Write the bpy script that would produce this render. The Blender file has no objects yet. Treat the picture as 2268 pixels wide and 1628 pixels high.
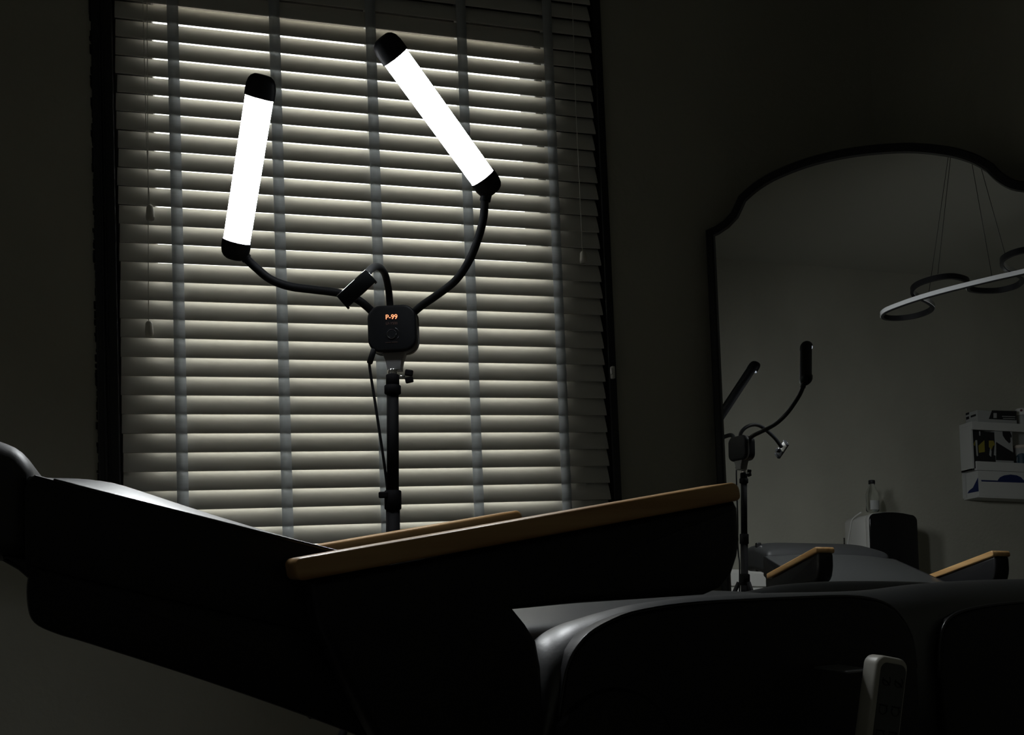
import bpy, bmesh, math, random
from mathutils import Vector, Matrix
random.seed(7)
C = bpy.context.scene.collection
PI = math.pi

# ------------------------------------------------------------------ camera
IMG_W, IMG_H = 2268.0, 1628.0
FPX, CX, CY = 2271.0, 1134.0, 1095.6          # a tall phone frame cropped to its upper part
ROLL, PITCH, YAW = 0.03835, 0.0523, math.radians(17.305)
H = 0.80                                      # camera height above the floor
CAM = Vector((0, 0, H))
ex = Vector((math.cos(YAW), -math.sin(YAW), 0))   # camera-level right / forward in room axes
ef = Vector((math.sin(YAW), math.cos(YAW), 0))
ez = Vector((0, 0, 1))
fwd = math.cos(PITCH) * ef + math.sin(PITCH) * ez
up0 = math.cos(PITCH) * ez - math.sin(PITCH) * ef
RT = math.cos(ROLL) * ex - math.sin(ROLL) * up0
UP = math.sin(ROLL) * ex + math.cos(ROLL) * up0
cam = bpy.data.cameras.new('camera')
cam.sensor_fit = 'HORIZONTAL'
cam.sensor_width = 36.0
cam.lens = 36.0 * FPX / IMG_W
cam.shift_x = 0.0
cam.shift_y = (CY - IMG_H / 2) / IMG_W
cam.clip_start = 0.02
camo = bpy.data.objects.new('camera', cam)
M = Matrix((RT, UP, -fwd)).transposed().to_4x4()
M.translation = CAM
camo.matrix_world = M
C.objects.link(camo)
bpy.context.scene.camera = camo

# ------------------------------------------------------------------ world, exposure
SKY = 5.0
LED = 106.0
sc = bpy.context.scene
sc.view_settings.view_transform = 'Standard'
sc.view_settings.look = 'None'
sc.view_settings.exposure = 0.0
sc.view_settings.gamma = 1.0
sc.view_settings.use_curve_mapping = False
sc.cycles.use_adaptive_sampling = True
sc.cycles.adaptive_threshold = 0.02
sc.cycles.max_bounces = 8
sc.cycles.diffuse_bounces = 4
sc.cycles.glossy_bounces = 4
sc.cycles.transmission_bounces = 4
w = bpy.data.worlds.new('overcast_daylight')
sc.world = w
w.use_nodes = True
nt = w.node_tree
nt.nodes.clear()
out = nt.nodes.new('ShaderNodeOutputWorld')
bg = nt.nodes.new('ShaderNodeBackground')
tc = nt.nodes.new('ShaderNodeTexCoord')
sep = nt.nodes.new('ShaderNodeSeparateXYZ')
rmp = nt.nodes.new('ShaderNodeValToRGB')
mr = nt.nodes.new('ShaderNodeMapRange')
mr.inputs['From Min'].default_value = -1
mr.inputs['From Max'].default_value = 1
nt.links.new(tc.outputs['Generated'], sep.inputs[0])
nt.links.new(sep.outputs['Z'], mr.inputs['Value'])
nt.links.new(mr.outputs['Result'], rmp.inputs[0])
e = rmp.color_ramp.elements
e[0].position, e[0].color = 0.46, (0.62, 0.55, 0.44, 1)       # street and gardens
e[1].position, e[1].color = 0.54, (1.0, 0.99, 0.95, 1)        # white sky
nt.links.new(rmp.outputs[0], bg.inputs['Color'])
bg.inputs['Strength'].default_value = SKY
nt.links.new(bg.outputs[0], out.inputs[0])

# ------------------------------------------------------------------ pixel -> place helpers
def ray(px, py):
    return (fwd + RT * ((px - CX) / FPX) + UP * ((CY - py) / FPX))
def hit(px, py, n, d):
    r = ray(px, py)
    return CAM + r * ((d - n.dot(CAM)) / n.dot(r))
X, Y, Z = Vector((1, 0, 0)), Vector((0, 1, 0)), Vector((0, 0, 1))
# the standing mirror's plane: turned 31 degrees to the view, leaning back 2.75 degrees
az, ln = math.radians(31.0), math.radians(2.75)
MN = ex * (math.sin(az) * math.cos(ln)) + ef * (math.cos(az) * math.cos(ln)) - ez * math.sin(ln)
MD = 2.553 * 0.985 + MN.dot(CAM)
MU = Vector((MN.y, -MN.x, 0)).normalized()
MV = MU.cross(MN)
if MV.z < 0: MV = -MV
def mirrored(p): return p - MN * (2 * (MN.dot(p) - MD))
CV = mirrored(CAM)
def vhit(px, py, n, d):                        # place seen by way of the mirror
    r = ray(px, py); r = r - MN * (2 * MN.dot(r))
    return CV + r * ((d - n.dot(CV)) / n.dot(r))

# ------------------------------------------------------------------ materials
def mat(name, col, rough=0.5, metal=0.0, spec=0.5, bump=None, var=None, trans=0.0, ior=1.45, coat=0.0, sheen=0.0):
    m = bpy.data.materials.new(name); m.use_nodes = True
    nt = m.node_tree; b = nt.nodes['Principled BSDF']
    b.inputs['Base Color'].default_value = (*col, 1)
    b.inputs['Roughness'].default_value = rough
    b.inputs['Metallic'].default_value = metal
    b.inputs['Specular IOR Level'].default_value = spec
    b.inputs['Transmission Weight'].default_value = trans
    b.inputs['IOR'].default_value = ior
    b.inputs['Coat Weight'].default_value = coat
    tc = nt.nodes.new('ShaderNodeTexCoord')
    if var:                                    # (scale vec, amount, second colour)
        mp = nt.nodes.new('ShaderNodeMapping'); mp.inputs['Scale'].default_value = var[0]
        nz = nt.nodes.new('ShaderNodeTexNoise'); nz.inputs['Scale'].default_value = 1.0
        nz.inputs['Detail'].default_value = 5
        mx = nt.nodes.new('ShaderNodeMix'); mx.data_type = 'RGBA'
        rp = nt.nodes.new('ShaderNodeValToRGB')
        rp.color_ramp.elements[0].position = 0.35; rp.color_ramp.elements[1].position = 0.68
        nt.links.new(tc.outputs['Object'], mp.inputs[0]); nt.links.new(mp.outputs[0], nz.inputs['Vector'])
        nt.links.new(nz.outputs['Fac'], rp.inputs[0]); nt.links.new(rp.outputs[0], mx.inputs['Factor'])
        mx.inputs['A'].default_value = (*col, 1); mx.inputs['B'].default_value = (*var[1], 1)
        nt.links.new(mx.outputs['Result'], b.inputs['Base Color'])
    if bump:                                   # (scale, strength, distance)
        nz2 = nt.nodes.new('ShaderNodeTexNoise'); nz2.inputs['Scale'].default_value = bump[0]
        nz2.inputs['Detail'].default_value = 4
        bp = nt.nodes.new('ShaderNodeBump'); bp.inputs['Strength'].default_value = bump[1]
        bp.inputs['Distance'].default_value = bump[2]
        nt.links.new(tc.outputs['Object'], nz2.inputs['Vector'])
        nt.links.new(nz2.outputs['Fac'], bp.inputs['Height']); nt.links.new(bp.outputs[0], b.inputs['Normal'])
    return m
def emit(name, col, s):
    m = bpy.data.materials.new(name); m.use_nodes = True
    nt = m.node_tree; nt.nodes.clear()
    o = nt.nodes.new('ShaderNodeOutputMaterial'); e = nt.nodes.new('ShaderNodeEmission')
    e.inputs[0].default_value = (*col, 1); e.inputs[1].default_value = s
    nt.links.new(e.outputs[0], o.inputs[0]); return m
def pane_mat(name, refl=0.07, tint=(0.97, 0.98, 0.97)):
    m = bpy.data.materials.new(name); m.use_nodes = True
    nt = m.node_tree; nt.nodes.clear()
    o = nt.nodes.new('ShaderNodeOutputMaterial'); t = nt.nodes.new('ShaderNodeBsdfTransparent')
    g = nt.nodes.new('ShaderNodeBsdfGlossy'); mx = nt.nodes.new('ShaderNodeMixShader')
    t.inputs[0].default_value = (*tint, 1); g.inputs['Roughness'].default_value = 0.02
    mx.inputs[0].default_value = refl
    nt.links.new(t.outputs[0], mx.inputs[1]); nt.links.new(g.outputs[0], mx.inputs[2])
    nt.links.new(mx.outputs[0], o.inputs[0]); return m
def cloth_mat(name, col, trans):
    m = bpy.data.materials.new(name); m.use_nodes = True
    nt = m.node_tree; nt.nodes.clear()
    o = nt.nodes.new('ShaderNodeOutputMaterial'); d = nt.nodes.new('ShaderNodeBsdfDiffuse')
    t = nt.nodes.new('ShaderNodeBsdfTranslucent'); mx = nt.nodes.new('ShaderNodeMixShader')
    tc = nt.nodes.new('ShaderNodeTexCoord'); mp = nt.nodes.new('ShaderNodeMapping'); nz = nt.nodes.new('ShaderNodeTexNoise')
    mp.inputs['Scale'].default_value = (20, 20, 260); nz.inputs['Scale'].default_value = 1
    rp = nt.nodes.new('ShaderNodeValToRGB')
    rp.color_ramp.elements[0].color = (*[c * 0.8 for c in col], 1); rp.color_ramp.elements[1].color = (*col, 1)
    nt.links.new(tc.outputs['Object'], mp.inputs[0]); nt.links.new(mp.outputs[0], nz.inputs['Vector'])
    nt.links.new(nz.outputs['Fac'], rp.inputs[0])
    nt.links.new(rp.outputs[0], d.inputs[0]); nt.links.new(rp.outputs[0], t.inputs[0])
    mx.inputs[0].default_value = trans
    nt.links.new(d.outputs[0], mx.inputs[1]); nt.links.new(t.outputs[0], mx.inputs[2])
    nt.links.new(mx.outputs[0], o.inputs[0]); return m

MT = dict(
    wall=mat('painted_plaster', (0.44, 0.435, 0.37), 0.9, spec=0.2, bump=(55, 0.35, 0.004), var=((2.2, 2.2, 1.6), (0.375, 0.37, 0.315))),
    ceil=mat('ceiling_paint', (0.46, 0.46, 0.40), 0.95, spec=0.2),
    floor=mat('dark_laminate', (0.10, 0.085, 0.07), 0.5, var=((2, 14, 2), (0.06, 0.05, 0.04))),
    casing=mat('black_gloss_paint', (0.008, 0.009, 0.012), 0.35, bump=(90, 0.2, 0.002)),
    putty=mat('black_crumbling_sealant', (0.006, 0.006, 0.007), 0.8),
    frame=mat('window_frame_paint', (0.05, 0.05, 0.05), 0.5),
    glass=pane_mat('window_glass'),
    slat=mat('cream_slat_paint', (0.66, 0.655, 0.62), 0.45, spec=0.35),
    tape=cloth_mat('white_woven_tape', (0.84, 0.87, 0.90), 0.58),
    cord=mat('white_cord', (0.70, 0.70, 0.66), 0.7),
    tassel=mat('cream_plastic', (0.62, 0.61, 0.55), 0.4),
    blackp=mat('black_plastic', (0.005, 0.006, 0.008), 0.5, spec=0.25, bump=(400, 0.1, 0.0005)),
    rubber=mat('black_rubber_sleeve', (0.008, 0.009, 0.011), 0.55, spec=0.25),
    greyp=mat('grey_plastic', (0.13, 0.133, 0.137), 0.5),
    blackm=mat('black_metal', (0.004, 0.004, 0.005), 0.7, metal=0.0, spec=0.12),
    chrome=mat('chrome', (0.75, 0.76, 0.78), 0.12, metal=1.0),
    led=emit('led_diffuser', (0.95, 0.98, 1.0), LED),
    digits=emit('red_led_digits', (1.0, 0.26, 0.12), 2.6),
    print=mat('grey_print', (0.12, 0.07, 0.06), 0.6),
    ring=mat('dark_chrome_ring', (0.10, 0.10, 0.11), 0.25, metal=1.0),
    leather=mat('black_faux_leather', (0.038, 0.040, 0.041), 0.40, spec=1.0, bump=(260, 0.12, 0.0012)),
    leather_shaded=mat('black_faux_leather_shaded', (0.008, 0.008, 0.009), 0.45, spec=0.3, bump=(260, 0.12, 0.0012)),  # darker copy of the leather: shade of the unlit sides put into its colour
    leatherp=mat('black_pillow_leather', (0.028, 0.029, 0.030), 0.52, spec=0.4, bump=(260, 0.12, 0.0012)),
    piping=mat('black_piping', (0.02, 0.02, 0.021), 0.3),
    wood=mat('oiled_beech', (0.54, 0.34, 0.15), 0.36, var=((3, 60, 60), (0.38, 0.205, 0.075)), bump=(180, 0.08, 0.0006)),
    mirror=mat('silvered_glass', (0.86, 0.87, 0.86), 0.0, metal=1.0),
    white=mat('white_laminate', (0.72, 0.72, 0.69), 0.45),
    shelfw=mat('white_shelf_board', (0.55, 0.56, 0.54), 0.5),
    whitep=mat('white_plastic', (0.66, 0.66, 0.64), 0.35),
    fdoor=mat('black_glass_door', (0.006, 0.006, 0.007), 0.12),
    clear=mat('clear_plastic', (0.95, 0.97, 0.96), 0.03, trans=1.0, ior=1.33),
    paper=mat('paper_label', (0.38, 0.39, 0.38), 0.6),
    darkp=mat('dark_print', (0.012, 0.012, 0.014), 0.6),
    yellow=mat('yellow_print', (0.28, 0.24, 0.04), 0.6),
    teal=mat('teal_print', (0.012, 0.04, 0.06), 0.5),
    blue=mat('blue_nitrile', (0.008, 0.020, 0.10), 0.5),
    red=mat('dark_red_print', (0.10, 0.012, 0.02), 0.5),
    beige=mat('beige_lid', (0.50, 0.44, 0.38), 0.5),
    remote=mat('grey_handset_plastic', (0.42, 0.41, 0.36), 0.38),
    rface=mat('dark_grey_keypad', (0.055, 0.058, 0.055), 0.55),
    rink=mat('keypad_ink', (0.012, 0.012, 0.012), 0.7),
    pend=mat('black_anodised_channel', (0.008, 0.008, 0.009), 0.4),
    diff=mat('white_silicone_diffuser', (0.68, 0.69, 0.70), 0.3, coat=0.6),
)

# ------------------------------------------------------------------ mesh helpers
def tagp(o, label=None, cat=None, group=None, kind=None):
    if label: o['label'] = label
    if cat: o['category'] = cat
    if group: o['group'] = group
    if kind: o['kind'] = kind
    return o
def mesh_obj(name, bm, m, parent=None, smooth=False, world=False):
    me = bpy.data.meshes.new(name)
    bmesh.ops.recalc_face_normals(bm, faces=bm.faces)
    bm.to_mesh(me); bm.free()
    if smooth:
        for p in me.polygons: p.use_smooth = True
    me.materials.append(MT[m] if isinstance(m, str) else m)
    o = bpy.data.objects.new(name, me); C.objects.link(o)
    if parent is not None: attach(o, parent, world)
    return o
def root_matrix(o):
    m = o.matrix_basis.copy()
    p = o
    while p.parent is not None:
        m = p.parent.matrix_basis @ p.matrix_parent_inverse @ m
        p = p.parent
    return m
def attach(o, parent, world=True):             # world: o's mesh is in room coordinates
    o.parent = parent
    if world:
        o.matrix_parent_inverse = root_matrix(parent).inverted()
def empty(name, loc, label, cat, group=None, rz=0.0):
    o = bpy.data.objects.new(name, None); C.objects.link(o)
    o.empty_display_size = 0.1
    o.matrix_basis = Matrix.Translation(loc) @ Matrix.Rotation(rz, 4, 'Z')
    return tagp(o, label, cat, group)
def add_box(bm, x0, x1, y0, y1, z0, z1, bev=0.0, seg=2, mtx=None):
    b = bmesh.new()
    r = bmesh.ops.create_cube(b, size=1)
    for v in b.verts:
        v.co = Vector(((x0 + x1) / 2 + v.co.x * (x1 - x0), (y0 + y1) / 2 + v.co.y * (y1 - y0), (z0 + z1) / 2 + v.co.z * (z1 - z0)))
    if bev > 0:
        bmesh.ops.bevel(b, geom=b.edges[:], offset=bev, segments=seg, profile=0.5, affect='EDGES')
    merge(bm, b, mtx)
def merge(bm, b, mtx=None):
    me = bpy.data.meshes.new('tmp')
    if mtx is not None: bmesh.ops.transform(b, matrix=mtx, verts=b.verts)
    b.to_mesh(me); b.free(); bm.from_mesh(me); bpy.data.meshes.remove(me)
def box(name, m, parent, x0, x1, y0, y1, z0, z1, bev=0.0, seg=2, world=False, mtx=None):
    bm = bmesh.new(); add_box(bm, x0, x1, y0, y1, z0, z1, bev, seg, mtx)
    return mesh_obj(name, bm, m, parent, False, world)
def catmull(pts, n=8, closed=False):
    P = [Vector(p) for p in pts]; o = []
    N = len(P); rng = range(N) if closed else range(N - 1)
    for i in rng:
        if closed: p0, p1, p2, p3 = P[i - 1], P[i], P[(i + 1) % N], P[(i + 2) % N]
        else: p0, p1, p2, p3 = P[max(i - 1, 0)], P[i], P[i + 1], P[min(i + 2, N - 1)]
        for k in range(n):
            t = k / n
            o.append(0.5 * ((2 * p1) + (p2 - p0) * t + (2 * p0 - 5 * p1 + 4 * p2 - p3) * t * t + (3 * p1 - p0 - 3 * p2 + p3) * t ** 3))
    if not closed: o.append(P[-1])
    return o
def add_tube(bm, pts, rad, seg=12, caps=True):
    P = [Vector(p) for p in pts]; n = len(P)
    rr = rad if isinstance(rad, (list, tuple)) else [rad] * n
    t0 = (P[1] - P[0]).normalized()
    a = t0.orthogonal().normalized(); rings = []
    for i in range(n):
        t = (P[min(i + 1, n - 1)] - P[max(i - 1, 0)]).normalized()
        a = (a - t * a.dot(t)).normalized(); b = t.cross(a)
        rings.append([bm.verts.new(P[i] + (a * math.cos(2 * PI * k / seg) + b * math.sin(2 * PI * k / seg)) * rr[i]) for k in range(seg)])
    for i in range(n - 1):
        for k in range(seg):
            bm.faces.new((rings[i][k], rings[i][(k + 1) % seg], rings[i + 1][(k + 1) % seg], rings[i + 1][k]))
    if caps:
        bm.faces.new(rings[0]); bm.faces.new(rings[-1])
def tube(name, m, parent, pts, rad, seg=12, world=True):
    bm = bmesh.new(); add_tube(bm, pts, rad, seg)
    return mesh_obj(name, bm, m, parent, True, world)
def cyl(name, m, parent, a, b, r, seg=20, world=True, bev=0.0):
    a, b = Vector(a), Vector(b); d = (b - a).normalized()
    bm = bmesh.new()
    if bev > 0:
        add_tube(bm, [a, a + d * 1e-5, a + d * bev, b - d * bev, b - d * 1e-5, b], [r - bev, r - bev, r, r, r - bev, r - bev], seg)
    else: add_tube(bm, [a, b], r, seg)
    o = mesh_obj(name, bm, m, parent, False, world)
    for p in o.data.polygons: p.use_smooth = len(p.vertices) == 4
    return o
def lathe(name, m, parent, prof, centre, seg=24, world=True):
    bm = bmesh.new(); c = Vector(centre); rings = []
    for r, z in prof:
        rings.append([bm.verts.new(c + Vector((r * math.cos(2 * PI * k / seg), r * math.sin(2 * PI * k / seg), z))) for k in range(seg)])
    for i in range(len(rings) - 1):
        for k in range(seg):
            bm.faces.new((rings[i][k], rings[i][(k + 1) % seg], rings[i + 1][(k + 1) % seg], rings[i + 1][k]))
    if prof[0][0] > 1e-4: bm.faces.new(rings[0])
    if prof[-1][0] > 1e-4: bm.faces.new(rings[-1])
    bmesh.ops.remove_doubles(bm, verts=bm.verts, dist=1e-6)
    return mesh_obj(name, bm, m, parent, True, world)
def add_prism(bm, poly, d0, d1, to3, bev=0.0, seg=3):
    """poly: 2-D outline; to3(u, v, depth) -> point; bevelled rim"""
    b = bmesh.new()
    A = [b.verts.new(to3(u, v, d0)) for u, v in poly]; B = [b.verts.new(to3(u, v, d1)) for u, v in poly]
    n = len(poly)
    fa, fb = b.faces.new(A), b.faces.new(B[::-1])
    for i in range(n): b.faces.new((A[i], B[i], B[(i + 1) % n], A[(i + 1) % n]))
    bmesh.ops.recalc_face_normals(b, faces=b.faces)
    if bev > 0:
        es = [e for e in b.edges if (e in fa.edges) or (e in fb.edges)]
        bmesh.ops.bevel(b, geom=es, offset=bev, segments=seg, profile=0.5, affect='EDGES')
    merge(bm, b)
def smooth_by_angle(o, ang=40):
    me = o.data
    for p in me.polygons: p.use_smooth = True
    bm = bmesh.new(); bm.from_mesh(me)
    for e in bm.edges:
        if len(e.link_faces) == 2 and e.calc_face_angle(0) > math.radians(ang): e.smooth = False
    bm.to_mesh(me); bm.free()
def prism(name, m, parent, poly, d0, d1, to3, bev=0.0, seg=3, world=False):
    bm = bmesh.new(); add_prism(bm, poly, d0, d1, to3, bev, seg)
    o = mesh_obj(name, bm, m, parent, False, world); smooth_by_angle(o); return o
def rounded(hw, hh, r, n=6):
    o = []
    for cx, cy, a0 in ((hw - r, hh - r, 0), (-hw + r, hh - r, 90), (-hw + r, -hh + r, 180), (hw - r, -hh + r, 270)):
        for k in range(n + 1):
            a = math.radians(a0 + 90 * k / n); o.append((cx + r * math.cos(a), cy + r * math.sin(a)))
    return o
def cushion(name, m, parent, x0, x1, y0, y1, zf, thick, r, crown=0.0, n=26, world=False, under=0.3, ey=2.0, cx=None):
    """rounded block whose top follows zf(x) and is crowned across"""
    b = bmesh.new(); bmesh.ops.create_cube(b, size=2)
    bmesh.ops.subdivide_edges(b, edges=b.edges[:], cuts=n, use_grid_fill=True)
    a, c, h = (x1 - x0) / 2, (y1 - y0) / 2, thick / 2
    for v in b.verts:
        # spread the cuts so the rounded rim gets several rings
        p = Vector((math.sin(v.co.x * PI / 2) * a, math.sin(v.co.y * PI / 2) * c, math.sin(v.co.z * PI / 2) * h))
        q = Vector((max(-a + r, min(a - r, p.x)), max(-c + r, min(c - r, p.y)), max(-h + r, min(h - r, p.z))))
        d = p - q
        if d.length > 1e-9:
            d = d.normalized() * r
        p = q + d
        k = (1 - abs(p.x / a) ** 6) * (1 - abs(p.y / c) ** ey)
        s = crown * k * (cx((x0 + x1) / 2 + p.x) if cx else 1.0) * (1 if p.z > 0 else -under) * abs(p.z / h)
        x = (x0 + x1) / 2 + p.x
        v.co = Vector((x, (y0 + y1) / 2 + p.y, zf(x) - h + p.z + s))
    return mesh_obj(name, b, m, parent, True, world)
def text(name, body, m, parent, size, origin, right, upv, depth=0.0004, align='CENTER'):
    cu = bpy.data.curves.new(name, 'FONT'); cu.body = body; cu.size = size; cu.align_x = align; cu.align_y = 'CENTER'
    cu.extrude = depth
    o = bpy.data.objects.new(name, cu); C.objects.link(o)
    nrm = right.cross(upv)
    mw = Matrix((right, upv, nrm)).transposed().to_4x4(); mw.translation = origin
    bpy.context.view_layer.update()
    me = bpy.data.meshes.new_from_object(o.evaluated_get(bpy.context.evaluated_depsgraph_get()))
    bpy.data.objects.remove(o); bpy.data.curves.remove(cu)
    me.transform(mw); me.materials.clear(); me.materials.append(MT[m])
    o = bpy.data.objects.new(name, me); C.objects.link(o); attach(o, parent, True); return o

# ------------------------------------------------------------------ room shell
YW = 2.410                    # inner face of the window wall
XL, XR, YB, ZC = -1.455, 1.87, -1.45, 2.65
OX0, OX1, OZ0, OZ1 = -0.152, 1.020, 0.70, 2.33       # window opening
def struct(name, bm, m): return tagp(mesh_obj(name, bm, m), kind='structure')
T = 0.22
bm = bmesh.new(); add_box(bm, XL - T, XR + T, YB - T, YW + T, -0.1, 0); tagp(struct('floor', bm, 'floor'), 'dark wood floor under the chair')
bm = bmesh.new(); add_box(bm, XL - T, XR + T, YB - T, YW + T, ZC, ZC + 0.1); tagp(struct('ceiling', bm, 'ceil'), 'pale ceiling seen in the mirror')
bm = bmesh.new()
add_box(bm, XL - T, OX0, YW, YW + T, 0, ZC); add_box(bm, OX1, XR + T, YW, YW + T, 0, ZC)
add_box(bm, OX0, OX1, YW, YW + T, 0, OZ0); add_box(bm, OX0, OX1, YW, YW + T, OZ1, ZC)
tagp(struct('wall_back', bm, 'wall'), 'dim plaster wall around the window')
bm = bmesh.new(); add_box(bm, XL - T, XL, YB, YW, 0, ZC); tagp(struct('wall_left', bm, 'wall'), 'plaster wall lit by the lamp, seen in the mirror')
bm = bmesh.new(); add_box(bm, XR, XR + T, YB, YW, 0, ZC); tagp(struct('wall_right', bm, 'wall'), 'dark plaster wall behind the arched mirror')
bm = bmesh.new(); add_box(bm, XL - T, XR + T, YB - T, YB, 0, ZC); tagp(struct('wall_front', bm, 'wall'), 'plaster wall behind the camera')

# black casing with a crumbling sealant edge
def casing(name, x0, x1, z0, z1, rib):
    bm = bmesh.new(); add_box(bm, x0, x1, YW - 0.014, YW + 0.05, z0, z1, 0.003, 2)
    for a, b_ in rib: add_box(bm, a, b_, YW - 0.019, YW - 0.010, z0 + 0.001, z1 - 0.001, 0.002, 2)
    return struct(name, bm, 'casing')
tl = casing('trim_1', -0.1955, -0.1515, OZ0 - 0.02, OZ1 + 0.03, [(-0.181, -0.1755), (-0.1725, -0.170)])
tr_ = casing('trim_2', 1.018, 1.0385, OZ0 - 0.02, OZ1 + 0.03, [])
tt = casing('trim_3', -0.1955, 1.0385, OZ1 + 0.0, OZ1 + 0.045, [])
sl = casing('trim_4', -0.215, 1.06, OZ0 - 0.03, OZ0, [])
for o, l in ((tl, 'black painted casing left of the blind'), (tr_, 'black painted casing right of the blind'), (tt, 'black casing above the window'), (sl, 'black window board under the blind')): o['label'] = l
bm = bmesh.new()
z = 0.75
while z < 2.3:
    h = random.uniform(0.004, 0.02); wd = random.choice((0.001, 0.002, 0.003, 0.004, 0.0045))
    add_box(bm, -0.1955 - wd, -0.193, YW - 0.006 - wd, YW + 0.004, z, z + h, 0.0008, 1); z += h + random.uniform(-0.002, 0.006)
o = mesh_obj('sealant_bead', bm, 'putty', tl, world=True)
# jamb lining, frame and pane
bm = bmesh.new(); GY = 2.515; FA, FB = 2.4345, 2.560
GX0, GX1, GZ0, GZ1 = -0.0675, 0.862, 0.80, 2.108
add_box(bm, OX0, GX0, FA, FB, OZ0, OZ1, 0.004); add_box(bm, GX1, OX1, FA, FB, OZ0, OZ1, 0.004)
add_box(bm, GX0 - 0.002, GX1 + 0.002, FA, FB, OZ0, GZ0, 0.004); add_box(bm, GX0 - 0.002, GX1 + 0.002, FA, FB, GZ1, OZ1, 0.004)
win = tagp(struct('window_1', bm, 'frame'), 'dark framed window behind the closed blind')
box('pane', 'glass', win, GX0 - 0.004, GX1 + 0.004, GY - 0.003, GY + 0.003, GZ0 - 0.004, GZ1 + 0.004, world=True)

# ------------------------------------------------------------------ venetian blind
PITCHZ, FY = 0.043, 2.4062     # slat spacing, plane of the slats' front edges
BX0, BX1 = -0.1455, 1.0115
blind = empty('venetian_blind', (0.43, FY + 0.01, 2.28), 'cream wooden venetian blind, closed, with wide ladder tapes, glowing from behind', 'blind')
DZ, DY, TH = 0.0464, 0.0186, 0.0034
tv = Vector((0, DY, DZ)).normalized(); nv = Vector((0, DZ, -DY)).normalized()
slat_proto = None
for k in range(-5, 30):
    zk = 2.0753 - PITCHZ * k
    if slat_proto is None:
        bm = bmesh.new(); L = BX1 - BX0; hl = math.hypot(DZ, DY) / 2
        prof = []
        for s in (-1, 1):
            for i in range(9):
                t = -1 + 2 * i / 8 * 1.0
                t = t if s < 0 else -t
                prof.append(tv * (t * hl) + nv * (s * TH / 2 * (0.80 if abs(t) > 0.99 else 1.0)) - nv * (0.0011 * (1 - t * t)))
        A = [bm.verts.new(Vector((-L / 2, p.y, p.z))) for p in prof]; B = [bm.verts.new(Vector((L / 2, p.y, p.z))) for p in prof]
        n = len(prof)
        bm.faces.new(A); bm.faces.new(B[::-1])
        for i in range(n): bm.faces.new((A[i], A[(i + 1) % n], B[(i + 1) % n], B[i]))
        o = mesh_obj('slat', bm, 'slat'); smooth_by_angle(o, 30); slat_proto = o
    else:
        o = slat_proto.copy(); C.objects.link(o)
    o.parent = blind
    o.location = Vector(((BX0 + BX1) / 2 + random.uniform(-0.002, 0.002), FY + DY / 2, zk + DZ / 2)) - blind.matrix_basis.translation
    o.rotation_euler = (math.radians(random.uniform(-0.5, 0.5)), math.radians(random.uniform(-0.05, 0.05)), 0)
TX = [-0.0214 + 0.22836 * i for i in range(5)]
for x in TX:
    for nm_, y in (('ladder_tape', FY - 0.0032), ('ladder_tape', FY + DY + 0.0030)):
        bm = bmesh.new(); zz = 2.28; rows = []
        while zz > 0.77:
            ph = (zz - 2.0753) / PITCHZ
            dy = 0.0012 * math.cos(2 * PI * ph)
            rows.append([bm.verts.new((x - 0.0125, y + dy, zz)), bm.verts.new((x + 0.0125, y + dy, zz)), bm.verts.new((x + 0.0125, y + dy + 0.0007, zz)), bm.verts.new((x - 0.0125, y + dy + 0.0007, zz))])
            zz -= PITCHZ / 4
        for a, b_ in zip(rows, rows[1:]):
            for i in range(4): bm.faces.new((a[i], a[(i + 1) % 4], b_[(i + 1) % 4], b_[i]))
        bm.faces.new(rows[0]); bm.faces.new(rows[-1])
        mesh_obj(nm_, bm, 'tape', blind, True, True)
box('headrail', 'slat', blind, BX0, BX1, FY - 0.012, FY + 0.036, 2.285, 2.325, 0.002, world=True)
box('bottom_rail', 'slat', blind, BX0, BX1, FY - 0.006, FY + 0.028, 0.762, 0.782, 0.003, world=True)
def pull(pxs, tassel_px, y=FY - 0.012):
    pts = [hit(px, py, Y, y) for px, py in pxs]
    top = pts[0] + (pts[0] - pts[1]) * ((2.29 - pts[0].z) / (pts[0].z - pts[1].z))
    c = tube('lift_cord', 'cord', blind, [top] + pts, 0.0009, 6)
    for px, y0, y1 in tassel_px:
        a = hit(px, y0, Y, y); b_ = hit(px, y1, Y, y); hh = a.z - b_.z
        lathe('tassel', 'tassel', c, [(0.0025, 0), (0.0055, -0.002), (0.0075, -0.12 * hh - 0.002), (0.0095, -0.8 * hh), (0.0085, -hh), (0.004, -hh - 0.001)], a, 14)
pull([(319, 100), (324, 300), (331, 455)], [(332, 453, 487)])
pull([(326, 60), (328, 400), (329, 712)], [(330, 711, 743)])
pull([(1269, 40), (1276, 250), (1284, 420), (1290, 556)], [(1291, 556, 583)])
# small white catch on the right casing
bm = bmesh.new(); q = hit(1356, 826, Y, YW - 0.014)
add_box(bm, q.x - 0.006, q.x + 0.004, q.y - 0.012, q.y + 0.002, q.z - 0.016, q.z + 0.016, 0.003, 2)
add_box(bm, q.x - 0.010, q.x - 0.004, q.y - 0.018, q.y - 0.008, q.z - 0.006, q.z + 0.009, 0.002, 2)
mesh_obj('window_catch', bm, 'white', tr_, world=True)

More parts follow.
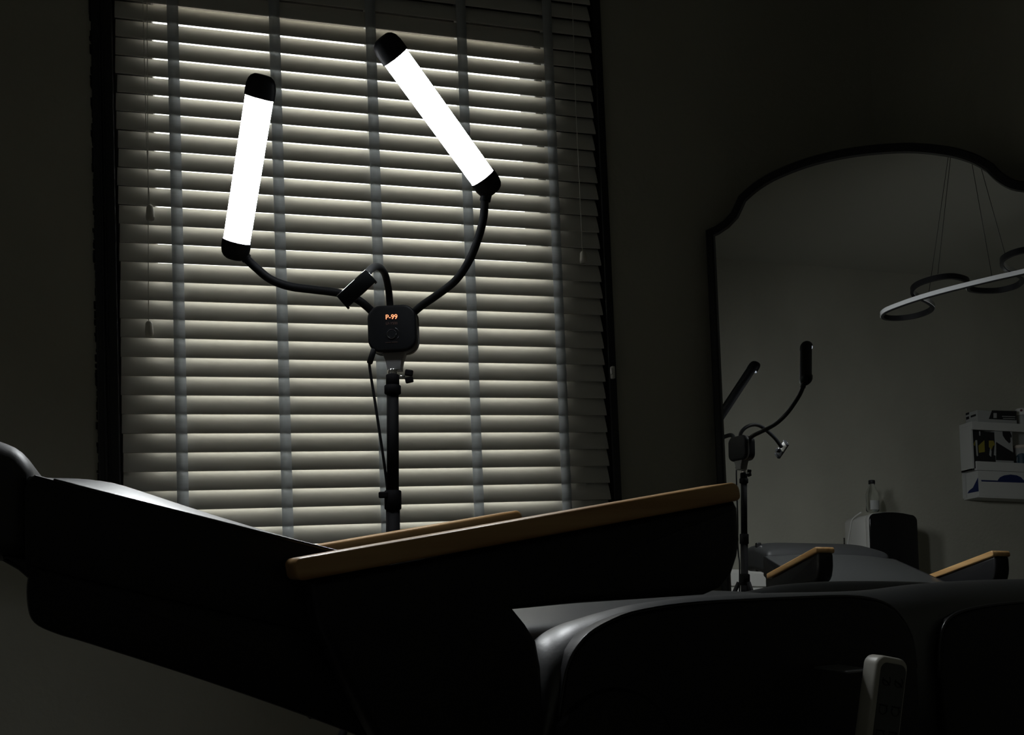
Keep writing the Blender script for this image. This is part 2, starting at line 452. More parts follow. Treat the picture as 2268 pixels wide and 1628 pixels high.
# ------------------------------------------------------------------ LED lamp on its stand
HEAD = Vector((0.3646, 1.8818, 1.2183))
lamp = empty('led_floor_lamp', (0.345, 1.882, 0.0), 'black stand lamp with two glowing light bars on bendy arms and a red digital display', 'lamp')
hn = Vector((-math.sin(math.radians(20)), -math.cos(math.radians(20)), 0)); hr = Vector((math.cos(math.radians(20)), -math.sin(math.radians(20)), 0))
def hp(u, v, d): return HEAD + hr * u + ez * v + hn * d
sq = rounded(0.0455, 0.0440, 0.024, 7)
boxo = prism('control_box', 'blackp', lamp, sq, -0.018, 0.014, hp, 0.005, 3, True)
prism('back_shell', 'blackp', boxo, rounded(0.0462, 0.0447, 0.024, 7), -0.034, -0.018, hp, 0.008, 3, True)
prism('side_rim', 'greyp', boxo, rounded(0.0468, 0.0453, 0.0245, 7), -0.024, -0.016, hp, 0.002, 2, True)
text('digit_display', 'P-99', 'digits', boxo, 0.0125, hp(0.0005, 0.0205, 0.0143), hr, ez)
text('model_print', 'LF-Y500', 'print', boxo, 0.0066, hp(0.0005, 0.0085, 0.0143), hr, ez)
text('fine_print', '------ ------', 'print', boxo, 0.0055, hp(-0.001, -0.0265, 0.0143), hr, ez)
bm = bmesh.new()
add_tube(bm, [hp(0.0085 * math.cos(a) + 0.0, -0.0115 + 0.0085 * math.sin(a), 0.0150) for a in [2 * PI * k / 28 for k in range(29)]], 0.0008, 6)
add_tube(bm, [hp(0.0125 * math.cos(a) + 0.0015, -0.0115 + 0.0125 * math.sin(a), 0.0146) for a in [math.radians(-55 + 120 * k / 16) for k in range(17)]], 0.0006, 6)
add_tube(bm, [hp(-0.003, -0.0165, 0.015), hp(-0.0058, -0.0155, 0.015)], 0.0006, 6)
mesh_obj('dial_ring', bm, 'ring', boxo, True, True)
cyl('dial', 'blackp', boxo, hp(0, -0.0115, 0.012), hp(0, -0.0115, 0.0155), 0.0080, 24, True, 0.001)
# light bars
def light_bar(base, top, half_w):
    axis = (top - base).normalized()
    mid = (base + top) / 2
    n = (CAM + Vector((-0.35, 0, -0.15)) - mid); n = (n - axis * n.dot(axis)).normalized()
    s = axis.cross(n).normalized(); L = (top - base).length
    def tp(u, v, d): return base + s * u + n * v + axis * d
    hw = half_w
    back = [(hw * math.cos(a), 1.0 * hw * math.sin(a)) for a in [PI + PI * k / 14 for k in range(15)]]
    ca_ = math.radians(17); R_ = 0.97 * hw / math.sin(ca_)        # shallow lens, so the sides and back stay dark
    front = [(R_ * math.sin(a), R_ * (math.cos(a) - math.cos(ca_))) for a in [ca_ - 2 * ca_ * k / 14 for k in range(15)]]
    body = prism('light_bar', 'blackp', lamp, back, 0.030, L - 0.030, tp, 0, 1, True)
    prism('diffuser', 'led', body, front, 0.034, L - 0.036, tp, 0, 1, True)
    full = [(1.06 * hw * math.cos(a), (0.62 if math.sin(a) > 0 else 1.04) * hw * math.sin(a)) for a in [2 * PI * k / 32 for k in range(32)]]
    for d0, d1 in ((0.0, 0.034), (L - 0.036, L)):
        bm = bmesh.new()
        st = [(0.0, 0.55), (0.1, 0.76), (0.25, 0.90), (0.5, 0.985), (0.7, 1.0), (1.0, 1.0)]
        if d0 > 0: st = [(1 - a, b_) for a, b_ in st][::-1]
        rings = [[bm.verts.new(tp(u * k, v * k, d0 + (d1 - d0) * t)) for u, v in full] for t, k in st]
        for i in range(len(rings) - 1):
            for j in range(32): bm.faces.new((rings[i][j], rings[i][(j + 1) % 32], rings[i + 1][(j + 1) % 32], rings[i + 1][j]))
        bm.faces.new(rings[0]); bm.faces.new(rings[-1])
        o = mesh_obj('end_cap', bm, 'blackp', body, False, True); smooth_by_angle(o, 45)
    # socket that takes the gooseneck, at the lower end
    return tp
RB, RTOP = hit(1093, 427, Y, 1.7135), hit(845, 84, Y, 1.6000)
LB, LTOP = hit(518, 574, Y, 1.8830), hit(582, 167, Y, 1.7150)
light_bar(RB, RTOP, 0.0232)
light_bar(LB, LTOP, 0.0242)
def neck(pxs, a, b_, rad, extra=None):
    """gooseneck through picture points, its distance running from a to b_"""
    da, db = (a - CAM).dot(ef), (b_ - CAM).dot(ef)
    pts = []
    for px, py, t in pxs:
        r = ray(px, py); dd = da + (db - da) * t
        pts.append(CAM + r * (dd / r.dot(ef)))
    return pts
hb = HEAD + Vector((0, 0.012, 0))
right = neck([(903, 705, 0), (930, 680, .1), (970, 652, .28), (1010, 620, .45), (1040, 575, .62), (1060, 525, .77), (1071, 480, .9), (1074, 440, 1.0), (1080, 420, 1.0)], hb, RB, 0)
tube('gooseneck', 'rubber', lamp, catmull(right, 6), 0.0074, 14)
left = neck([(838, 706, 0), (815, 681, .08), (785, 660, .2), (745, 648, .34), (690, 641, .5), (640, 634, .66), (598, 618, .8), (566, 592, .92), (543, 570, 0.98), (532, 558, 1.0)], hb, LB, 0)
tube('gooseneck', 'rubber', lamp, catmull(left, 6), 0.0078, 14)
CLP = Vector((0.2685, 1.6894, 1.2426))
mid = neck([(865, 700, 0), (863, 665, .02), (859, 632, .12), (851, 604, .28), (838, 591, .45), (824, 594, .62), (810, 610, .82), (796, 632, 0.97)], hb, CLP, 0)
tube('gooseneck', 'rubber', lamp, catmull(mid, 6), 0.0066, 14)
for P_, Q_ in ((RB, right), (LB, left)):
    cyl('socket', 'blackp', lamp, Q_[-2] + (Q_[-3] - Q_[-2]).normalized() * 0.006, Q_[-1], 0.0098, 18, True, 0.002)
# phone clamp: plate with two turned-in jaws and bright spring arms behind
ca = hit(810.6, 596.9, ef, ef.dot(CLP)); cb = hit(834, 623.2, ef, ef.dot(CLP)); cc = hit(769.7, 682.2, ef, ef.dot(CLP)); cd = hit(746, 656.8, ef, ef.dot(CLP))
cu_ = (cb - ca).normalized(); cv_ = (cd - ca).normalized(); cn = cu_.cross(cv_).normalized()
if cn.dot(CAM - CLP) < 0: cn = -cn
CW, CH_ = (cb - ca).length, (cd - ca).length
def cp_(u, v, d): return ca + cu_ * u + cv_ * v + cn * d
clampo = prism('phone_clamp', 'blackp', lamp, [(0, 0), (CW, 0), (CW, CH_), (0, CH_)], 0.0, 0.004, cp_, 0.0012, 2, True)
prism('jaw', 'blackp', clampo, [(0, 0), (CW, 0), (CW, 0.004), (0, 0.004)], -0.009, 0.001, cp_, 0.001, 2, True)
prism('jaw', 'blackp', clampo, [(0, CH_ - 0.004), (CW, CH_ - 0.004), (CW, CH_), (0, CH_)], -0.009, 0.001, cp_, 0.001, 2, True)
prism('back_plate', 'whitep', clampo, [(0.001, 0.004), (CW - 0.001, 0.004), (CW - 0.001, CH_ * 0.52), (0.001, CH_ * 0.52)], -0.005, 0.0, cp_, 0.001, 2, True)
for dv in (0.56, 0.70, 0.84):
    tube('spring_arm', 'chrome', clampo, [cp_(CW * 0.5, CH_ * 0.5, -0.006), cp_(CW * (0.15 if dv != 0.70 else 0.85), CH_ * dv, -0.010)], 0.0018, 8)
cyl('rim_strip', 'chrome', clampo, cp_(0.0005, 0.001, 0.0032), cp_(0.0005, CH_ - 0.001, 0.0032), 0.0007, 6)
cyl('rim_strip', 'chrome', clampo, cp_(0.001, 0.0005, 0.0032), cp_(CW - 0.001, 0.0005, 0.0032), 0.0007, 6)
cyl('ball_joint', 'blackp', clampo, cp_(CW * 0.45, CH_ * 0.62, -0.022), cp_(CW * 0.45, CH_ * 0.62, -0.004), 0.008, 18, True, 0.002)
# bracket, spigot, clamp, poles
def pz(z):                                    # the stand leans a little
    return Vector((0.3640 - (1.22 - z) * 0.030, 1.8815, z))
prof = [(-0.023, 1.178), (-0.0195, 1.170), (-0.0155, 1.160), (-0.0135, 1.150), (-0.0125, 1.142), (0.0125, 1.142), (0.0135, 1.150), (0.0155, 1.160), (0.0195, 1.170), (0.023, 1.178)]
prism('neck_bracket', 'greyp', lamp, [(u, z - 1.2183) for u, z in prof], -0.028, 0.004, hp, 0.002, 2, True)
cyl('spigot', 'chrome', lamp, pz(1.143), pz(1.132), 0.0088, 20, True, 0.001)
cl1 = cyl('top_collar', 'blackm', lamp, pz(1.133), pz(1.113), 0.0125, 20, True, 0.0015)
cyl('collar_ring', 'blackm', cl1, pz(1.113), pz(1.096), 0.0155, 20, True, 0.0015)
k0 = hit(884, 833, Y, 1.878); k1 = hit(897, 834, Y, 1.876)
cyl('knob_screw', 'chrome', cl1, k0 - hr * 0.008, k1, 0.0022, 10)
bm = bmesh.new()
for du, a in ((0, 0.0),):
    c = k1 + hr * 0.006
    for s in (-1, 1):
        add_box(bm, -0.007, 0.008, -0.004, 0.004, s * 0.001 if s > 0 else -0.0125, 0.0125 if s > 0 else -0.001, 0.002, 2,
                Matrix.Translation(c) @ Matrix((hr, hn, ez)).transposed().to_4x4() @ Matrix.Rotation(0.18 * s, 4, 'Y'))
mesh_obj('wing_knob', bm, 'blackm', cl1, world=True)
cyl('upper_pole', 'blackm', lamp, pz(1.098), pz(0.905), 0.0112, 24)
cl2 = cyl('lower_collar', 'blackm', lamp, pz(0.916), pz(0.880), 0.0158, 24, True, 0.002)
kk = hit(853, 1096, Y, 1.875)
box('wing_knob', 'blackm', cl2, -0.012, 0.006, -0.004, 0.004, -0.006, 0.006, 0.0025, 2, True, Matrix.Translation(kk) @ Matrix((hr, hn, ez)).transposed().to_4x4())
cyl('lower_pole', 'blackm', lamp, pz(0.882), pz(0.06), 0.0130, 24)
hub = cyl('leg_hub', 'blackm', lamp, pz(0.775), pz(0.735), 0.0190, 20, True, 0.003)
slider = cyl('leg_slider', 'blackm', lamp, pz(0.36), pz(0.33), 0.0180, 20, True, 0.003)
for a in (100, 220, 340):
    d = Vector((math.cos(math.radians(a)), math.sin(math.radians(a)), 0))
    foot = pz(0.012) + d * 0.36; foot.z = 0.012
    bmid = pz(0.745) + d * 0.02
    leg = tube('leg', 'blackm', lamp, [bmid, foot], 0.0075, 10)
    cyl('rubber_foot', 'rubber', leg, foot + (foot - bmid).normalized() * -0.02, foot, 0.011, 14)
    tube('leg_strut', 'blackm', lamp, [pz(0.345) + d * 0.018, bmid + (foot - bmid) * 0.68], 0.0055, 8)
# power lead
jack = hp(-0.038, -0.043, -0.010)
lead = [(829, 772), (824, 783), (818, 795), (818, 806), (821, 830), (829, 880), (838, 940), (847, 1000), (854, 1050), (858, 1085), (861, 1120)]
pts = []
for i, (px, py) in enumerate(lead):
    yy = 1.885 if i < 2 else 1.885 + 0.02 * min(1, i / 10)
    pts.append(hit(px, py, Y, yy))
pts += [pz(0.84) + Vector((0.005, 0.024, 0)), pz(0.78) + Vector((0.028, 0.03, 0)), pz(0.5) + Vector((0.03, 0.04, 0)), pz(0.2) + Vector((0.04, 0.10, 0)), Vector((0.40, 2.15, 0.006)), Vector((0.55, 2.36, 0.006))]
cordo = tube('power_lead', 'rubber', lamp, catmull(pts, 5), 0.0026, 8)
cyl('plug', 'blackp', cordo, pts[0], pts[3], 0.0055, 14, True, 0.002)
cyl('plug_tip', 'chrome', cordo, pts[0] + (pts[0] - pts[1]).normalized() * 0.004, pts[0], 0.0028, 10)

# ------------------------------------------------------------------ treatment chair
CO = Vector((0.57209, 0.99475, 0)); CR = math.radians(4.329)
chair = empty('treatment_chair', CO, 'reclined black leather treatment chair with light wooden armrest tops', 'chair', rz=CR)
clat = Vector((-math.sin(CR), math.cos(CR), 0)); cax = Vector((math.cos(CR), math.sin(CR), 0))
def cloc(px, py, yb):                          # picture point -> chair coordinates on a side plane
    p = hit(px, py, clat, clat.dot(CO) + yb) - CO
    return Vector((p.dot(cax), yb, p.z))
def side(u, v, d): return Vector((u, d, v))
SEP = 0.635
def zback(x):                                  # top line of the backrest's near edge
    return 0.8025 - (x + 0.427) * 0.288
# armrests: black padded panel with a wooden cap
def armrest(y0, y1):
    panel = [(-0.471, 0.776), (-0.003, 0.843), (0.001, 0.835), (0.002, 0.800), (-0.002, 0.782), (-0.011, 0.762), (-0.026, 0.748), (-0.045, 0.742), (-0.20, 0.741), (-0.268, 0.739),
             (-0.256, 0.724), (-0.245, 0.706), (-0.241, 0.68), (-0.240, 0.55), (-0.36, 0.55), (-0.41, 0.62), (-0.445, 0.69), (-0.464, 0.735)]
    p = prism('armrest', 'leather_shaded', chair, panel, y0 + 0.005, y1 - 0.005, side, 0.010, 3)
    a, b_ = Vector((-0.484, 0.7875)), Vector((0.0, 0.8535)); t = (b_ - a).normalized(); n = Vector((-t.y, t.x)); L = (b_ - a).length
    hw, r = 0.0105, 0.006
    o2 = []
    for cx, cy, a0, rr in ((L - 0.010, hw - 0.010, 0, 0.010), (r, hw - r, 90, r), (r, -hw + r, 180, r), (L - r, -hw + r, 270, r)):
        for k in range(6):
            th = math.radians(a0 + 90 * k / 5); o2.append((cx + rr * math.cos(th), cy + rr * math.sin(th)))
    capp = [tuple(a + t * u + n * v) for u, v in o2]
    c = prism('wooden_cap', 'wood', p, capp, y0, y1, side, 0.004, 3)
    c['label'] = 'light beech armrest top'
    return p
armrest(0.0, 0.066)
armrest(SEP, SEP + 0.066)
# backrest cushion and shell
cushion('backrest_cushion', 'leather', chair, -0.712, -0.275, 0.074, SEP - 0.008, zback, 0.084, 0.006, 0.028, 40, ey=2.8, cx=lambda x: min(1.0, math.exp(-(x + 0.635) * 5.2)))
bp = [(-0.7140, 0.868), (-0.7120, 0.877), (-0.705, 0.8835), (-0.690, 0.8790)] + [(x, zback(x) - 0.0010) for x in (-0.66, -0.56, -0.46, -0.36, -0.29)] + [(-0.285, 0.69), (-0.45, 0.722), (-0.60, 0.766), (-0.700, 0.797), (-0.7140, 0.803)]
prism('side_panel', 'leather_shaded', chair, bp, 0.0715, 0.080, side, 0.003, 2)  # thin sheet over the cushion side, coloured darker to paint in its shade
prism('side_panel', 'leather_shaded', chair, bp, SEP - 0.014, SEP - 0.0055, side, 0.003, 2)
be = [Vector((x, 0.0745, zback(x) - 0.0005)) for x in [-0.690 + 0.02 * k for k in range(21)]]
tube('piping', 'piping', chair, be, 0.0022, 8, world=False)
shell_pts = [(-0.704, 0.806), (-0.713, 0.790), (-0.7135, 0.765), (-0.708, 0.749), (-0.690, 0.738), (-0.661, 0.7265), (-0.564, 0.686), (-0.459, 0.639), (-0.33, 0.578), (-0.20, 0.53), (-0.10, 0.53), (-0.10, 0.645), (-0.30, 0.695)]
shell = [tuple((v.x, v.y)) for v in catmull([Vector((a, b_, 0)) for a, b_ in shell_pts], 4, True)]
prism('backrest_shell', 'leather_shaded', chair, shell, 0.080, SEP - 0.014, side, 0.004, 2)
# head bolster
hd = cushion('head_pillow', 'leatherp', chair, -0.985, -0.7075, 0.085, SEP - 0.020, lambda x: 0.905 - max(-0.16, x + 0.72) * 0.20, 0.098, 0.020, 0.020, 34, ey=6.0)
for i in range(5):
    cyl('strap_rib', 'greyp', hd, (-0.845, SEP - 0.040, 0.868 + 0.016 * i), (-0.815, SEP - 0.036, 0.868 + 0.016 * i), 0.005, 10, False, 0.001)
box('pillow_strap', 'leather_shaded', hd, -0.872, -0.845, SEP - 0.048, SEP - 0.028, 0.83, 0.952, 0.004)
# seat, side bolsters and leg rest
def zseat(x): return 0.710
cushion('seat_cushion', 'leather', chair, -0.330, 0.285, 0.110, SEP - 0.045, zseat, 0.13, 0.020, 0.018, 26)
cushion('leg_cushion', 'leather', chair, 0.279, 0.90, 0.125, SEP - 0.06, lambda x: 0.700 - max(0, x - 0.28) * 0.03, 0.13, 0.030, 0.012, 26)
def cpx(lst, yb): return [(v.x, v.z) for v in (cloc(px, py, yb) for px, py in lst)]
P1 = cpx(((1240, 1600), (1252, 1520), (1260, 1483), (1276, 1446), (1307, 1408), (1350, 1382), (1403, 1361), (1488, 1345), (1594, 1335), (1750, 1327), (1880, 1323), (1945, 1331), (1985, 1350), (2012, 1385), (2027, 1425), (2034, 1480)), 0.028)
P1 = [(P1[0][0], 0.52)] + P1 + [(P1[-1][0] + 0.001, 0.53), (P1[-1][0] - 0.02, 0.51), (P1[0][0] + 0.02, 0.51)]
P2 = cpx(((2086, 1500), (2086, 1440), (2092, 1400), (2108, 1372), (2140, 1355), (2200, 1343), (2268, 1336)), 0.028)
P2 = [(P2[0][0], 0.53)] + P2 + [(0.60, 0.707), (0.80, 0.694), (0.85, 0.684), (0.88, 0.66), (0.885, 0.62), (0.88, 0.53), (0.86, 0.51), (0.32, 0.51)]
TR = cpx(((1146, 1560), (1156, 1490), (1172, 1445), (1198, 1412), (1238, 1387), (1291, 1369), (1339, 1355), (1408, 1339), (1541, 1322), (1700, 1314), (1900, 1309)), 0.100)
TR = [(TR[0][0] - 0.006, 0.50)] + TR + [(0.33, 0.7335), (0.45, 0.7335), (0.62, 0.727), (0.80, 0.714), (0.86, 0.702), (0.89, 0.68), (0.903, 0.64), (0.905, 0.50)]
TF = [(-0.25, 0.50), (-0.24, 0.66), (-0.20, 0.688), (0.0, 0.700), (0.30, 0.701), (0.38, 0.703), (0.44, 0.711), (0.50, 0.7165), (0.62, 0.716), (0.80, 0.706), (0.86, 0.696), (0.89, 0.674), (0.903, 0.64), (0.905, 0.50)]
PF1 = [(-0.214, 0.52), (-0.20, 0.65), (-0.16, 0.680), (0.0, 0.690), (0.20, 0.690), (0.25, 0.670), (0.26, 0.53)]
PF2 = [(0.297, 0.53), (0.296, 0.650), (0.32, 0.684), (0.44, 0.700), (0.60, 0.702), (0.80, 0.690), (0.87, 0.66), (0.88, 0.53)]
def bolster(y0, y1, yp, flip):
    """long side roll: its crest follows a side profile and rolls over the outer edge"""
    P = catmull([Vector((a, 0, b_)) for a, b_ in (TF if flip else TR)], 5)
    bm = bmesh.new(); rings = []; zb = 0.49; ro, ri = 0.060, 0.020
    for p in P:
        zt = p.z; row = [(y0, zb)]
        for k in range(11):
            t = math.radians(90 * k / 10); row.append((y0 + ro * (1 - math.cos(t)), max(zb + 0.001, zt - ro * (1 - math.sin(t)))))
        for k in range(6):
            t = math.radians(90 - 90 * k / 5); row.append((y1 - ri * (1 - math.cos(t)), max(zb + 0.001, zt - ri * (1 - math.sin(t)))))
        row.append((y1, zb))
        rings.append([bm.verts.new(Vector((p.x, (SEP + 0.066 - y) if flip else y, z_))) for y, z_ in row])
    n = len(rings[0])
    for a, b_ in zip(rings, rings[1:]):
        for k in range(n): bm.faces.new((a[k], a[(k + 1) % n], b_[(k + 1) % n], b_[k]))
    bm.faces.new(rings[0]); bm.faces.new(rings[-1])
    b = mesh_obj('side_bolster', bm, 'leather', chair, True)
    for panel in ((PF1, PF2) if flip else (P1, P2)):
        d0, d1 = yp if not flip else (SEP + 0.066 - yp[1], SEP + 0.066 - yp[0])
        prism('side_panel', 'leather_shaded', b, panel, d0, d1, side, 0.004, 3)
        yo = yp[0] + 0.004 if not flip else SEP + 0.066 - yp[0] - 0.004
        tube('piping', 'piping', b, catmull([Vector((u, yo, v + 0.001)) for u, v in panel if v > 0.60], 3), 0.0020, 8, world=False)
bolster(0.040, 0.125, (0.028, 0.066), False)
bolster(0.040, 0.125, (0.028, 0.066), True)
# hinge covers, frame and base
for y0, y1 in ((0.024, 0.040), (SEP + 0.028, SEP + 0.044)):
    cyl('hinge_cover', 'leather_shaded', chair, (-0.155, y0, 0.575), (-0.155, y1, 0.575), 0.075, 36, False, 0.004)
box('seat_frame', 'blackm', chair, -0.35, 0.82, 0.12, SEP - 0.05, 0.47, 0.53, 0.006)
box('lift_column', 'blackm', chair, -0.18, 0.14, 0.20, SEP - 0.13, 0.08, 0.47, 0.01)
box('base_plate', 'blackm', chair, -0.42, 0.42, 0.10, SEP - 0.03, 0.0, 0.08, 0.015, 3)

# ------------------------------------------------------------------ handset hanging on the chair
yb = -0.034
ra, rb = cloc(1948, 1452, yb), cloc(1925, 1640, yb)
rdir = (ra - rb).normalized()
rup = Vector((rdir.x, 0, rdir.z)).normalized(); rrt = Vector((rup.z, 0, -rup.x)); rnn = Vector((0, -1, 0))
hand = empty('remote_handset', CO + cax * rb.x + clat * yb + ez * (ra.z - 0.165), 'pale grey wired remote handset hooked on the chair side', 'remote', rz=CR)
org = Vector((0, 0, 0.165))                   # top of the handset in its own frame
HW = 0.0215
def rp_(u, v, d): return org + Vector((ra.x - rb.x, 0, 0)) + rrt * u + rup * v + rnn * d
def ro(poly, d0, d1, nm, m, par, bev): return prism(nm, m, par, poly, d0, d1, rp_, bev, 4)
bodyp = [(u, v - 0.085) for u, v in rounded(HW, 0.085, 0.011, 6)]
hb_ = ro(bodyp, -0.002, 0.024, 'handset_body', 'remote', hand, 0.006)
ro([(u, v - 0.086) for u, v in rounded(HW - 0.0045, 0.079, 0.008, 5)], 0.022, 0.0248, 'keypad', 'rface', hand, 0.0006)
for j, vv in enumerate((-0.026, -0.057, -0.084, -0.112)):
    for i, uu in enumerate((-0.0085, 0.0085)):
        bm = bmesh.new()
        add_tube(bm, [rp_(uu + 0.0052 * math.cos(t), vv + 0.0052 * math.sin(t), 0.0250) for t in [math.radians(150 + 260 * k / 16) for k in range(17)]], 0.0006, 5)
        if j == 0: add_tube(bm, [rp_(uu - 0.005, vv + 0.001, 0.025), rp_(uu + 0.001, vv - 0.001, 0.025), rp_(uu + 0.005, vv - 0.0045, 0.025)], 0.0009, 5)
        else: add_tube(bm, [rp_(uu - 0.0055, vv + 0.0045, 0.025), rp_(uu + 0.0055, vv + 0.0045, 0.025)], 0.0009, 5)
        mesh_obj('button_symbol', bm, 'rink', hand)
cyl('indicator', 'greyp', hand, rp_(0.0, -0.016, 0.024), rp_(0.0, -0.016, 0.0252), 0.0008, 8, False)
box('hook_plate', 'greyp', hand, ra.x - rb.x - 0.044, ra.x - rb.x - 0.010, 0.001, 0.058, org.z - 0.0165, org.z - 0.0140, 0.0008)
tube('curled_lead', 'rubber', hand, catmull([rp_(0, -0.168, 0.01), rp_(0.0, -0.19, 0.008), rp_(-0.02, -0.25, -0.01), rp_(-0.05, -0.30, -0.03)], 6), 0.003, 8, False)

# ------------------------------------------------------------------ arched standing mirror across the corner
c0 = hit(1575, 1060, MN, MD)
def uv(px, py):
    q = hit(px, py, MN, MD) - c0; return (q.dot(MU), q.dot(MV))
outl = [uv(1565, 512), uv(1585, 503), uv(1604, 490), uv(1620, 473), uv(1630, 452), uv(1637, 436)]
arch = [uv(*p) for p in ((1637, 436), (1672, 406), (1720, 378), (1800, 348), (1900, 327), (2010, 318.5), (2100, 326), (2160, 342), (2201, 364))]
arch = [tuple(v[:2]) for v in catmull([Vector((a, b_, 0)) for a, b_ in arch], 5)]
outl = outl[:-1] + arch
nr = arch[-1]
outl += [tuple(v[:2]) for v in catmull([Vector((*nr, 0)), Vector((nr[0] + 0.018, nr[1] - 0.026, 0)), Vector((nr[0] + 0.042, nr[1] - 0.048, 0)), Vector((nr[0] + 0.070, nr[1] - 0.060, 0)), Vector((nr[0] + 0.090, nr[1] - 0.070, 0))], 3)][1:]
vb = -(c0.z - 0.006) / MV.z
outl += [(outl[-1][0] + 0.004, vb), (uv(1588, 1060)[0] + 0.014, vb)]
def inset(poly, d):
    n = len(poly); area = sum(poly[i][0] * poly[(i + 1) % n][1] - poly[(i + 1) % n][0] * poly[i][1] for i in range(n))
    sgn = 1 if area > 0 else -1; o = []
    for i in range(n):
        p0, p1, p2 = Vector(poly[i - 1]), Vector(poly[i]), Vector(poly[(i + 1) % n])
        a, b_ = (p1 - p0).normalized(), (p2 - p1).normalized()
        na, nb = Vector((-a.y, a.x)) * sgn, Vector((-b_.y, b_.x)) * sgn
        m_ = (na + nb); m_ = m_ / max(0.35, m_.dot(na)) if m_.length > 1e-6 else na
        o.append(tuple(p1 + m_ * d))
    return o
inn = inset(outl, 0.0205)
def mp3(u, v, d): return c0 + MU * u + MV * v - MN * d      # d towards the room
mir = empty('standing_mirror', mp3(0.4, vb, 0.0), 'tall arched mirror in a thin black frame leaning across the corner', 'mirror')
bm = bmesh.new(); n = len(outl); lay = []
for poly, d in ((outl, -0.014), (outl, 0.007), (inset(outl, 0.004), 0.011), (inset(outl, 0.0165), 0.011), (inn, 0.007), (inn, -0.002), (inset(outl, 0.010), -0.014)):
    lay.append([bm.verts.new(mp3(u, v, d)) for u, v in poly])
for a in range(len(lay)):
    b_ = (a + 1) % len(lay)
    for i in range(n): bm.faces.new((lay[a][i], lay[a][(i + 1) % n], lay[b_][(i + 1) % n], lay[b_][i]))
fr = mesh_obj('mirror_frame', bm, 'casing', mir, False, True); smooth_by_angle(fr, 35)
bm = bmesh.new(); bm.faces.new([bm.verts.new(mp3(u, v, 0.0)) for u, v in inset(outl, 0.015)])
bmesh.ops.triangulate(bm, faces=bm.faces)
g = bmesh.ops.extrude_face_region(bm, geom=bm.faces[:])
for v in g['geom']:
    if isinstance(v, bmesh.types.BMVert): v.co += MN * 0.005
mg = mesh_obj('mirror_glass', bm, 'mirror', mir, False, True)

# ------------------------------------------------------------------ pendant light, met only in the mirror
def pp(px, py, z): return vhit(px, py, Z, z)
path = [(2143, 632, 1.955), (2141, 620, 1.955), (2110, 612, 1.955), (2072, 616, 1.955), (2035, 628, 1.955), (2020, 641, 1.950), (2024, 652, 1.942), (2040, 660, 1.930), (2056, 668, 1.918),
        (2066, 678, 1.908), (2057, 689, 1.903), (2030, 699, 1.902), (1995, 704.5, 1.902), (1966, 704, 1.902), (1954, 698, 1.902), (1962, 688, 1.902), (1990, 676, 1.902), (2035, 660.5, 1.902),
        (2085, 646, 1.902), (2142, 631.5, 1.902)]
half = [pp(*p) for p in path]
cen = half[-1].copy()
path2 = [(2200, 617.5, 1.902), (2268, 602, 1.902), (2315, 588, 1.902), (2333, 573, 1.902), (2325, 561, 1.902), (2290, 553, 1.903), (2255, 557, 1.905), (2228, 568, 1.908), (2218, 580, 1.912), (2226, 593, 1.920),
         (2244, 602, 1.930), (2262, 612, 1.942), (2264, 622, 1.948), (2248, 634, 1.950), (2212, 643, 1.950), (2174, 644, 1.950), (2148, 640, 1.950), (2144, 632, 1.950)]
other = [pp(*p) for p in path2]
curve = catmull(half + other, 8)
canopy = vhit(2122, 180, Z, ZC)
pend = empty('pendant_light', (cen.x, cen.y, ZC), 'black looping ribbon pendant light on thin wires, reflected in the mirror', 'pendant light')
def ribbon(bm, P, off0, off1, h0, h1):
    n = len(P); rings = []
    for i in range(n):
        t = (P[min(i + 1, n - 1)] - P[max(i - 1, 0)]); t.z = 0; t.normalize()
        s = Vector((-t.y, t.x, 0))
        rings.append([bm.verts.new(P[i] + s * a + ez * b_) for a, b_ in ((off0, h0), (off1, h0), (off1, h1), (off0, h1))])
    for i in range(n - 1):
        for k in range(4): bm.faces.new((rings[i][k], rings[i][(k + 1) % 4], rings[i + 1][(k + 1) % 4], rings[i + 1][k]))
    bm.faces.new(rings[0]); bm.faces.new(rings[-1])
bm = bmesh.new(); ribbon(bm, curve, -0.006, 0.006, -0.0105, 0.0105); ch_ = mesh_obj('ribbon_channel', bm, 'pend', pend, True, True); smooth_by_angle(ch_, 40)
WS = 1
bm = bmesh.new(); ribbon(bm, curve, WS * 0.0055, WS * 0.0085, -0.0080, 0.0092); df = mesh_obj('ribbon_diffuser', bm, 'diff', pend, True, True); smooth_by_angle(df, 40)
cyl('end_screw', 'chrome', pend, half[0] + Vector((0, 0, 0.0)), half[0] + (half[0] - half[1]).normalized() * 0.004, 0.004, 10)
for px, py, pz_ in ((2055, 664, 1.925), (2077, 607, 1.965), (2197, 612, 1.912)):
    tube('hanging_wire', 'pend', pend, [pp(px, py, pz_), canopy + Vector((0, 0, -0.02))], 0.0011, 6)
tube('hanging_wire', 'pend', pend, [vhit(2227, 566, Z, 1.919), canopy + Vector((0.0, 0, -0.02))], 0.0011, 6)
cyl('ceiling_rose', 'pend', pend, canopy, canopy + Vector((0, 0, -0.03)), 0.09, 32, True, 0.004)

